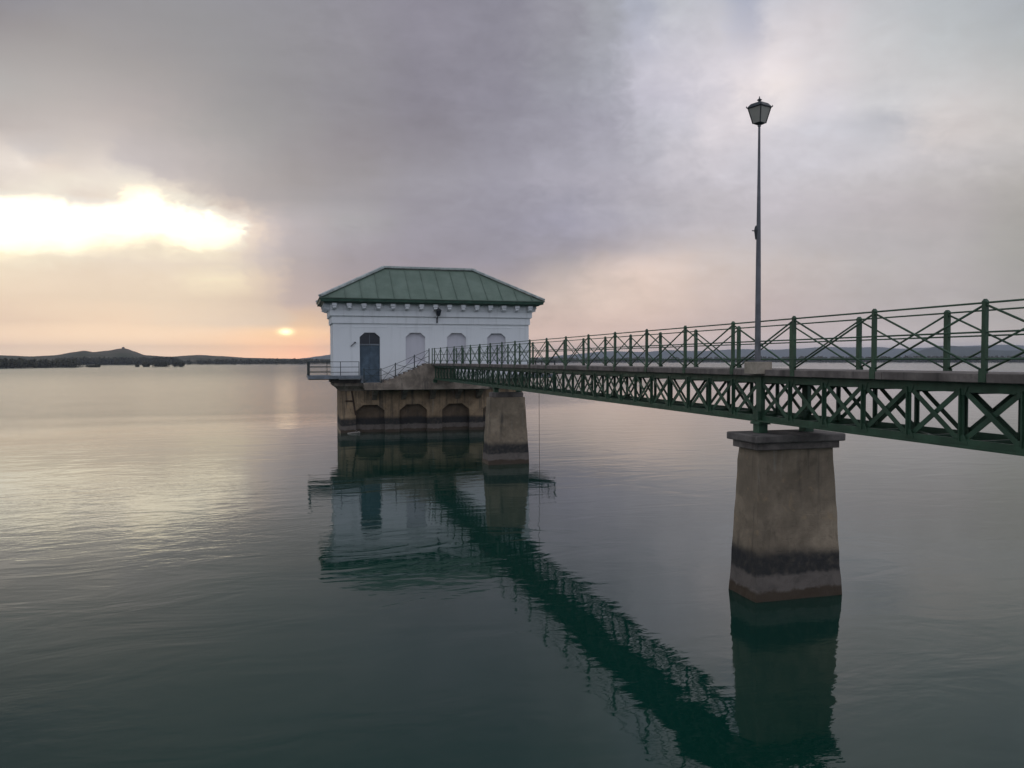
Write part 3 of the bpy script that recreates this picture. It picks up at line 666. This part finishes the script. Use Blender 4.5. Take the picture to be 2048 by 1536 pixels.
# entablature bands and cornice
def ring(name, prof, m_, parent, bev=0.):
    """moulding carried round the four walls; prof: (projection, z) outline from bottom to top"""
    mb = MB(); n = len(prof)
    for (x, y_, sx, sy) in ((XL, YF, -1, -1), (XR, YF, 1, -1), (XR, YB, 1, 1), (XL, YB, -1, 1)):
        mb.v += [(x+sx*p, y_+sy*p, z) for p, z in prof]
    for c in range(4):
        d_ = (c+1) % 4
        mb.f += [(c*n+i, d_*n+i, d_*n+(i+1) % n, c*n+(i+1) % n) for i in range(n)]
    return build(mb, name, m_, parent, bev)
ring('lower_band', [(-.25, 7.87), (.10, 7.87), (.10, 8.34), (-.25, 8.34)], M_WHITE, house)
ring('upper_band', [(-.26, 8.342), (.13, 8.342), (.22, 8.40), (.22, 8.82), (-.26, 8.82)], M_WHITE, house)
cor = empty('cornice', ((XL+XR)/2, YF, 8.8), 'bracketed cornice under the eaves', parent=house)
ring('frieze', [(-.27, 8.822), (.24, 8.822), (.24, 9.26), (-.27, 9.26)], M_WHITE, cor)
ring('corona', [(-.28, 9.262), (.62, 9.262), (.74, 9.36), (-.28, 9.36)], M_FASC, cor)
mod = MB()
mod.box(-.17, .17, -.42, 0, .21, .398)
mod.prism([(-.13, -.36, .209), (-.13, -.32, .06), (-.13, -.18, -.03), (-.13, -.002, -.05), (-.13, -.002, .209)], (.26, 0, 0))
mod.tube((-.11, -.32, .10), (.11, -.32, .10), .075, n=8)
modm = shared(mod, 'modillion', M_WHITE)
mods = MB(); mods.v = [(y_, -x, z) for x, y_, z in mod.v]; mods.f = mod.f
modl = shared(mods, 'modillion_left', M_WHITE)
modr = MB(); modr.v = [(-y_, x, z) for x, y_, z in mod.v]; modr.f = mod.f; modrm = shared(modr, 'modillion_right', M_WHITE)
for i in range(15): inst('modillion', modm, (3.10+i*(17.48-3.10)/14, YF-.243, 8.86), cor)
for i in range(5):
    yy = YF+.25+i*1.0
    inst('modillion', modl, (XL-.243, yy, 8.86), cor); inst('modillion', modrm, (XR+.243, yy, 8.86), cor)
# roof
rf = empty('roof', ((XL+XR)/2, (YF+YB)/2, 9.36), 'green standing seam metal hip roof', parent=house)
EX0, EX1, EY0, EY1 = 2.10, 18.47, 56.97, 63.23
ZE, ZRG = 9.615, 12.08; YR = (EY0+EY1)/2; RX0, RX1 = 6.86, 13.70
ring('fascia', [(.60, 9.362), (.90, 9.362), (.945, 9.60), (.60, 9.60)], M_FASC, rf)
mb = MB()
for (p, q) in (((EX0, EY0), (EX1, EY0)), ((EX1, EY0), (EX1, EY1)), ((EX1, EY1), (EX0, EY1)), ((EX0, EY1), (EX0, EY0))):
    mb.tube((p[0], p[1], 9.585), (q[0], q[1], 9.585), .055, n=8)
build(mb, 'gutter', M_ROOF, rf, smooth=True)
def clip(poly, u, c, keep_ge):
    out = []
    for i in range(len(poly)):
        a_, b_ = poly[i], poly[(i+1) % len(poly)]; da, db = a_.dot(u)-c, b_.dot(u)-c
        if not keep_ge: da, db = -da, -db
        if da >= 0: out.append(a_)
        if da*db < 0: out.append(a_+(b_-a_)*(da/(da-db)))
    return out
def slope(poly, along, pitch_w, start):
    poly = [Vector(p) for p in poly]; u = Vector(along)
    nrm = (poly[1]-poly[0]).cross(poly[2]-poly[0]).normalized()
    if nrm.z < 0: nrm = -nrm
    lo = min(p.dot(u) for p in poly); hi = max(p.dot(u) for p in poly); c = start
    cuts = [lo]
    while c < hi-.05:
        if c > lo+.05: cuts.append(c)
        c += pitch_w
    cuts.append(hi)
    for a_, b_ in zip(cuts, cuts[1:]):
        q = clip(clip(poly, u, a_+(.004 if a_ > lo else 0), True), u, b_-(.004 if b_ < hi else 0), False)
        if len(q) >= 3:
            j = rnd.uniform(-.004, .004)
            mb = MB(); mb.prism([p+nrm*j for p in q], nrm*-.03); build(mb, 'roof_panel', M_ROOF, rf)
    for c in cuts[1:-1]:
        q = clip(clip(poly, u, c-.0005, True), u, c+.0005, False)
        zlo = min(q, key=lambda p: p.z); zhi = max(q, key=lambda p: p.z)
        if (zhi-zlo).length > .15:
            mb = MB(); mb.beam(zlo+nrm*.03, zhi+nrm*.03, .04, .065, u); build(mb, 'seam', M_ROOF, rf)
A, B_, C_, D_ = (EX0, EY0, ZE), (EX1, EY0, ZE), (EX1, EY1, ZE), (EX0, EY1, ZE)
G, H_ = (RX0, YR, ZRG), (RX1, YR, ZRG)
slope([A, B_, H_, G], (1, 0, 0), 1.14, 2.10+.62)
slope([C_, D_, G, H_], (1, 0, 0), 1.14, 2.10+.62)
slope([D_, A, G], (0, 1, 0), 1.04, EY0+.55)
slope([B_, C_, H_], (0, 1, 0), 1.04, EY0+.55)
def up(p, k_=.03): return Vector(p)+Vector((0, 0, k_))
mb = MB(); mb.beam(up(G, .10), up(H_, .10), .34, .16); build(mb, 'ridge_cap', M_RCAP, rf, .02)
for p, q in ((A, G), (D_, G), (B_, H_), (C_, H_)):
    mb = MB(); mb.beam(up(p, .10), up(q, .10), .34, .16); build(mb, 'hip_cap', M_RCAP, rf, .02)
# plinth
PX0, PX1, PY0, PY1 = 3.50, 17.04, 58.05, 62.15
pl = empty('plinth', ((PX0+PX1)/2, (PY0+PY1)/2, 0), 'stained stone plinth with blind arches rising from the water', parent=house)
pn = [arch(xc, 2.05, -1., 2.0, .52, .42) for xc in (5.61, 8.74, 11.89, 15.0)]
pn = [[(x, max(z, -.9)) for x, z in q] for q in pn]
mb = plate([(PX0, -1.), (PX1, -1.), (PX1, 3.02), (PX0, 3.02)], pn, PY0, PY0+.5)
mb.box(PX0, PX0+.3, PY0+.502, PY1, -1., 3.02); mb.box(PX1-.3, PX1, PY0+.502, PY1, -1., 3.02); mb.box(PX0+.302, PX1-.302, PY1-.3, PY1, -1., 3.02)
build(mb, 'plinth_wall', M_PLINTH, pl)
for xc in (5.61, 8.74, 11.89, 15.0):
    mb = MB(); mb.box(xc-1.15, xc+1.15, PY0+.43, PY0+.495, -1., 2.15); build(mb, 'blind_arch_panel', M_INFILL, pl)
mb = MB()
prof = [(-.5, 3.022), (.02, 3.022), (.12, 3.16), (.46, 3.40), (.46, 3.60), (-.5, 3.60)]
n = len(prof)
for (x, y_, sx, sy) in ((PX0, PY0, -1, -1), (PX1, PY0, 1, -1), (PX1, PY1, 1, 1), (PX0, PY1, -1, 1)):
    mb.v += [(x+sx*p, y_+sy*p, z) for p, z in prof]
for c in range(4):
    d_ = (c+1) % 4
    mb.f += [(c*n+i, d_*n+i, d_*n+(i+1) % n, c*n+(i+1) % n) for i in range(n)]
build(mb, 'ledge', M_CONC_B, pl, .02)
mb = MB()
mb.box(XL-.05, 4.86, YF-.14, YF-.002, 3.602, 3.84); mb.box(6.34, XR+.05, YF-.14, YF-.002, 3.602, 3.84); mb.box(XL-.14, XL-.002, YF, YB, 3.602, 3.84); mb.box(XR+.002, XR+.14, YF, YB, 3.602, 3.84)
build(mb, 'wall_base', M_CONC, house, .01)
# landing and stairs
LY = 56.5
ld = empty('landing', (8.5, LY, 3.1), 'stained concrete landing with a flight of steps in front of the wall', parent=house)
mb = MB(); mb.hexa([(5.12, LY, 3.12), (14.1, LY, 3.12), (14.1, 57.58, 3.12), (5.12, 57.58, 3.12)], [(4.98, LY, 3.615), (14.1, LY, 3.615), (14.1, 57.58, 3.615), (4.98, 57.58, 3.615)])
build(mb, 'landing_slab', M_CONC_B, ld, .02)
for xc in (5.9, 8.0, 10.1, 12.0, 13.6):
    mb = MB(); mb.prism([(xc-.17, LY+.15, 3.118), (xc-.17, 58.04, 3.118), (xc-.17, 58.04, 2.35)], (.34, 0, 0)); build(mb, 'corbel', M_CONC_B, ld)
NS = 9; SX0, SX1 = 6.55, 9.62; tr_ = (SX1-SX0)/NS; ri = (ZT-3.617)/(NS)
for i in range(NS):
    x0 = SX0+i*tr_
    mb = MB(); mb.box(x0+.002, (SX0+(i+1)*tr_ if i < NS-1 else 9.80), LY+.02, LY+1.05, 3.618, 3.617+(i+1)*ri-.003); build(mb, 'step', M_CONC_B, ld, .008)
mb = MB(); mb.box(9.80+.003, 11.6, LY+.03, LY+1.05, 3.618, ZT-.01); build(mb, 'stair_block', M_CONC_B, ld)
# stair railing
sr = empty('stair_railing', (7.3, LY+.07, 3.62), 'dark thin railing with crossed bars down the steps', parent=house)
sp = [(5.05, 3.62, 1.0), (6.23, 3.62, 1.0), (7.25, 3.62+.36, 1.02), (8.60, 3.62+.93, 1.02), (9.66, 4.97, 1.05)]
YRL = LY+.07
for x, z, h in sp:
    mb = MB(); mb.box(x-.032, x+.032, YRL-.03, YRL+.03, z-.12 if x > 6.5 else z-.02, z+h); mb.hexa([(x-.045, YRL-.04, z+h), (x+.045, YRL-.04, z+h), (x+.045, YRL+.04, z+h), (x-.045, YRL+.04, z+h)], [(x-.015, YRL-.015, z+h+.05), (x+.015, YRL-.015, z+h+.05), (x+.015, YRL+.015, z+h+.05), (x-.015, YRL+.015, z+h+.05)])
    build(mb, 'post', M_DKRAIL, sr)
for (x0, z0, h0), (x1, z1, h1) in zip(sp, sp[1:]):
    for k_ in (.95, .52, .14):
        mb = MB(); mb.tube((x0, YRL, z0+h0*k_), (x1, YRL, z1+h1*k_), .016, n=6); build(mb, 'rail', M_DKRAIL, sr)
    mb = MB(); mb.tube((x0, YRL-.012, z0+h0*.93), (x1, YRL-.012, z1+.04), .016, n=6); build(mb, 'brace', M_DKRAIL, sr)
    mb = MB(); mb.tube((x0, YRL+.012, z0+.04), (x1, YRL+.012, z1+h1*.93), .016, n=6); build(mb, 'brace', M_DKRAIL, sr)
# balconies at both corners
def balcony(label, mirror):
    def mx(x): return x if not mirror else XL+XR-x
    def bx(mb, x0, x1, *a_):
        u, v = sorted((mx(x0), mx(x1))); mb.box(u, v, *a_)
    bl = empty('balcony', (mx(2.2), 58.5, 3.86), label, parent=house)
    BY0, BY1 = 56.72, 61.6
    mb = MB(); bx(mb, 1.27, 4.85, BY0, YF-.145, 4.02, 4.13); build(mb, 'floor_plate', M_STEEL, bl, .006)
    mb = MB(); bx(mb, 1.27, XL-.145, YF-.14, BY1, 4.02, 4.13); build(mb, 'floor_plate', M_STEEL, bl, .006)
    mb = MB(); bx(mb, 1.25, 4.87, BY0-.03, BY0-.002, 3.93, 4.16); bx(mb, 1.24, 1.268, BY0, BY1, 3.93, 4.16); build(mb, 'edge_beam', M_STEEL, bl)
    for yy in (BY0+.3, YF+.3, BY1-.4):
        mb = MB(); bx(mb, 1.3, XL+.3 if yy < YF else XL-.15, yy-.05, yy+.05, 3.865, 4.018); build(mb, 'support_beam', M_DKRAIL, bl)
    posts = [(1.33, BY0+.04), (3.45, BY0+.04), (4.72, BY0+.04), (1.33, BY0+1.6), (1.33, BY0+3.2), (1.33, BY1-.04), (XL-.3, BY1-.04)]
    for x, y_ in posts:
        mb = MB(); w_ = .04 if (x < 1.4) else .024; bx(mb, x-w_, x+w_, y_-w_, y_+w_, 4.131, 5.14); build(mb, 'post', M_DKRAIL, bl)
    for zr_ in (5.12, 4.75, 4.39):
        mb = MB(); mb.tube((mx(1.33), BY0+.04, zr_), (mx(4.72), BY0+.04, zr_), .022, n=6); build(mb, 'rail', M_DKRAIL, bl)
        mb = MB(); mb.tube((mx(1.33), BY0+.04, zr_-.001), (mx(1.33), BY1-.04, zr_-.001), .022, n=6); build(mb, 'rail', M_DKRAIL, bl)
        mb = MB(); mb.tube((mx(1.33), BY1-.04, zr_), (mx(XL-.02), BY1-.04, zr_), .022, n=6); build(mb, 'rail', M_DKRAIL, bl)
    return bl
bl = balcony('grey steel balcony wrapping the left corner of the house', False)
mb = MB(); mb.box(4.88, 5.02, 56.74, 57.7, 3.62, 4.12); mb.box(4.86, 5.16, 56.9, 57.7, 3.62, 3.87); build(mb, 'step_box', M_STEEL, bl)
balcony('grey steel balcony wrapping the right corner of the house behind the bridge', True)
# rusty pipe on the plinth
mb = MB(); mb.tube((4.30, PY0-.10, 3.02), (4.56, PY0-.07, 1.30), .055, n=8); mb.tube((3.85, PY0-.09, 2.32), (4.41, PY0-.09, 2.30), .045, n=8); build(mb, 'drain_pipe', M_RUST, house)

# ================================================================ lanterns
def lantern(c, s_, parent, rot, glass, metal, name='lantern'):
    """four sided lantern widening upwards; c = bottom centre"""
    x, y_, z = c; ln = empty(name, c, None, parent=parent)
    def sq(r_, zz): return [(x+r_*math.cos(rot+i*math.pi/2), y_+r_*math.sin(rot+i*math.pi/2), zz) for i in range(4)]
    b, t_ = sq(.20*s_, z+.04*s_), sq(.355*s_, z+.54*s_)
    for i in range(4):
        j = (i+1) % 4; P4 = [Vector(b[i]), Vector(b[j]), Vector(t_[j]), Vector(t_[i])]; cen = sum(P4, Vector())/4
        q = [cen+(p-cen)*.96 for p in P4]; nr = (q[1]-q[0]).cross(q[3]-q[0]).normalized()
        mb = MB(); mb.prism(q, nr*-.012*s_); build(mb, 'glass_pane', glass, ln)
    for i in range(4):
        mb = MB(); mb.beam(b[i], t_[i], .03*s_, .03*s_); build(mb, 'frame_bar', metal, ln)
    mb = MB(); mb.poly(sq(.10*s_, z)+sq(.225*s_, z+.05*s_), [(3, 2, 1, 0), (4, 5, 6, 7)]+[(i, (i+1) % 4, 4+(i+1) % 4, 4+i) for i in range(4)]); build(mb, 'base_plate', metal, ln)
    pr = [(.385, .535), (.40, .555), (.39, .575), (.27, .685), (.20, .705), (.10, .72), (.075, .74)]
    mb = MB(); k_ = len(pr)
    for r_, zz in pr: mb.v += sq(r_*s_, z+zz*s_)
    mb.f = [(j*4+i, j*4+(i+1) % 4, (j+1)*4+(i+1) % 4, (j+1)*4+i) for j in range(k_-1) for i in range(4)]+[(3, 2, 1, 0), tuple(range(4*k_-4, 4*k_))]
    build(mb, 'lantern_roof', metal, ln)
    mb = MB(); mb.lathe([(.045*s_, .735*s_), (.04*s_, .77*s_), (.085*s_, .80*s_), (.05*s_, .83*s_), (.02*s_, .85*s_), (.014*s_, .90*s_), (.004*s_, .93*s_)], (x, y_, z), 8); build(mb, 'finial', metal, ln, smooth=True)
    for i in range(4):
        e = sq(.41*s_, z+.555*s_)[i]; mb = MB(); mb.lathe([(.012*s_, 0), (.02*s_, .03*s_), (.004*s_, .07*s_)], e, 6); build(mb, 'corner_knob', metal, ln)
    return ln
LX, LYP = 9.80, 15.22
lamp = empty('street_lamp', (LX, LYP, ZT), 'tall slim lamp post with square lantern rising from the bridge edge', 'lamp')
mb = MB(); mb.box(LX-.19, LX+.21, LYP-.23, LYP+.23, ZT-.10, ZT+.165); build(mb, 'pedestal', M_PED, lamp, .012)
mb = MB(); mb.lathe([(.095, .165), (.095, .185), (.066, .19), (.062, 1.0), (.052, 2.4), (.046, 3.0), (.030, 4.4), (.024, 5.22), (.036, 5.23), (.036, 5.27)], (LX, LYP, ZT), 16); build(mb, 'pole', M_POLE, lamp, smooth=False)
bx_, by_ = LX-math.cos(YAW)*.07, LYP+math.sin(YAW)*.07
mb = MB(); mb.lathe([(.02, -.17), (.035, -.05), (.045, .03), (.03, .10), (.01, .13)], (bx_+.02, by_, 7.97), 8); mb.tube((bx_, by_, 7.98), (bx_-.07, by_+.02, 7.99), .012, n=6); build(mb, 'junction_box', M_LAMP, lamp)
lantern((LX, LYP, ZT+5.265), .66, lamp, math.atan2(-math.cos(.57), -math.sin(.57))+.12, M_FROST, M_LAMP)
# wall lantern
wl = empty('wall_lantern', (10.5, YF-.2, 8.05), 'small black lantern on a bracket between the middle cornice brackets', 'lamp')
mb = MB(); mb.box(10.42, 10.52, YF-.16, YF-.101, 7.95, 8.34); mb.tube((10.47, YF-.14, 8.1), (10.47, YF-.42, 8.38), .03, n=6); mb.tube((10.47, YF-.24, 8.38), (10.50, YF-.50, 8.42), .025, n=6); build(mb, 'bracket', M_LAMP, wl)
lantern((10.50, YF-.50, 8.43), .72, wl, math.pi/4, M_GLASS, M_LAMP)

# ================================================================ small things
mb = MB(); mb.tube((11.36, 35.8, -.2), (11.34, 35.8, ZB), .010, n=6)
build(mb, 'hanging_cable', M_RUST, label='thin cable hanging from the bridge down to the water beside the distant pier', cat='cable')
mb = MB()
pts = [(3.95, 57.6, .01), (4.25, 57.55, .05), (4.6, 57.62, .06), (4.8, 57.5, .09)]
for i, (p, q) in enumerate(zip(pts, pts[1:])): mb.tube(p, q, .05+.012*i, .06+.014*i, 7)
mb.tube((4.45, 57.6, .05), (4.62, 57.5, .26), .03, .012, 6)
build(mb, 'driftwood', M_WOOD, label='pale piece of driftwood floating at the left foot of the plinth', cat='driftwood')

# ================================================================ air
hm = bpy.data.materials.new('haze_air'); hm.use_nodes = True; t = hm.node_tree; t.nodes.clear(); n = NT(t)
pv = n.node('ShaderNodeVolumePrincipled'); pv.inputs['Color'].default_value = (.80, .86, 1., 1); pv.inputs['Density'].default_value = HAZE
pv.inputs['Anisotropy'].default_value = .2
o_ = n.node('ShaderNodeOutputMaterial'); t.links.new(pv.outputs[0], o_.inputs['Volume'])
hb = MB(); hb.box(-8300, 8300, -8300, 8300, -3.5, HAZE_TOP); build(hb, 'haze', hm, kind='stuff', label='thin evening haze over the reservoir', cat='haze')
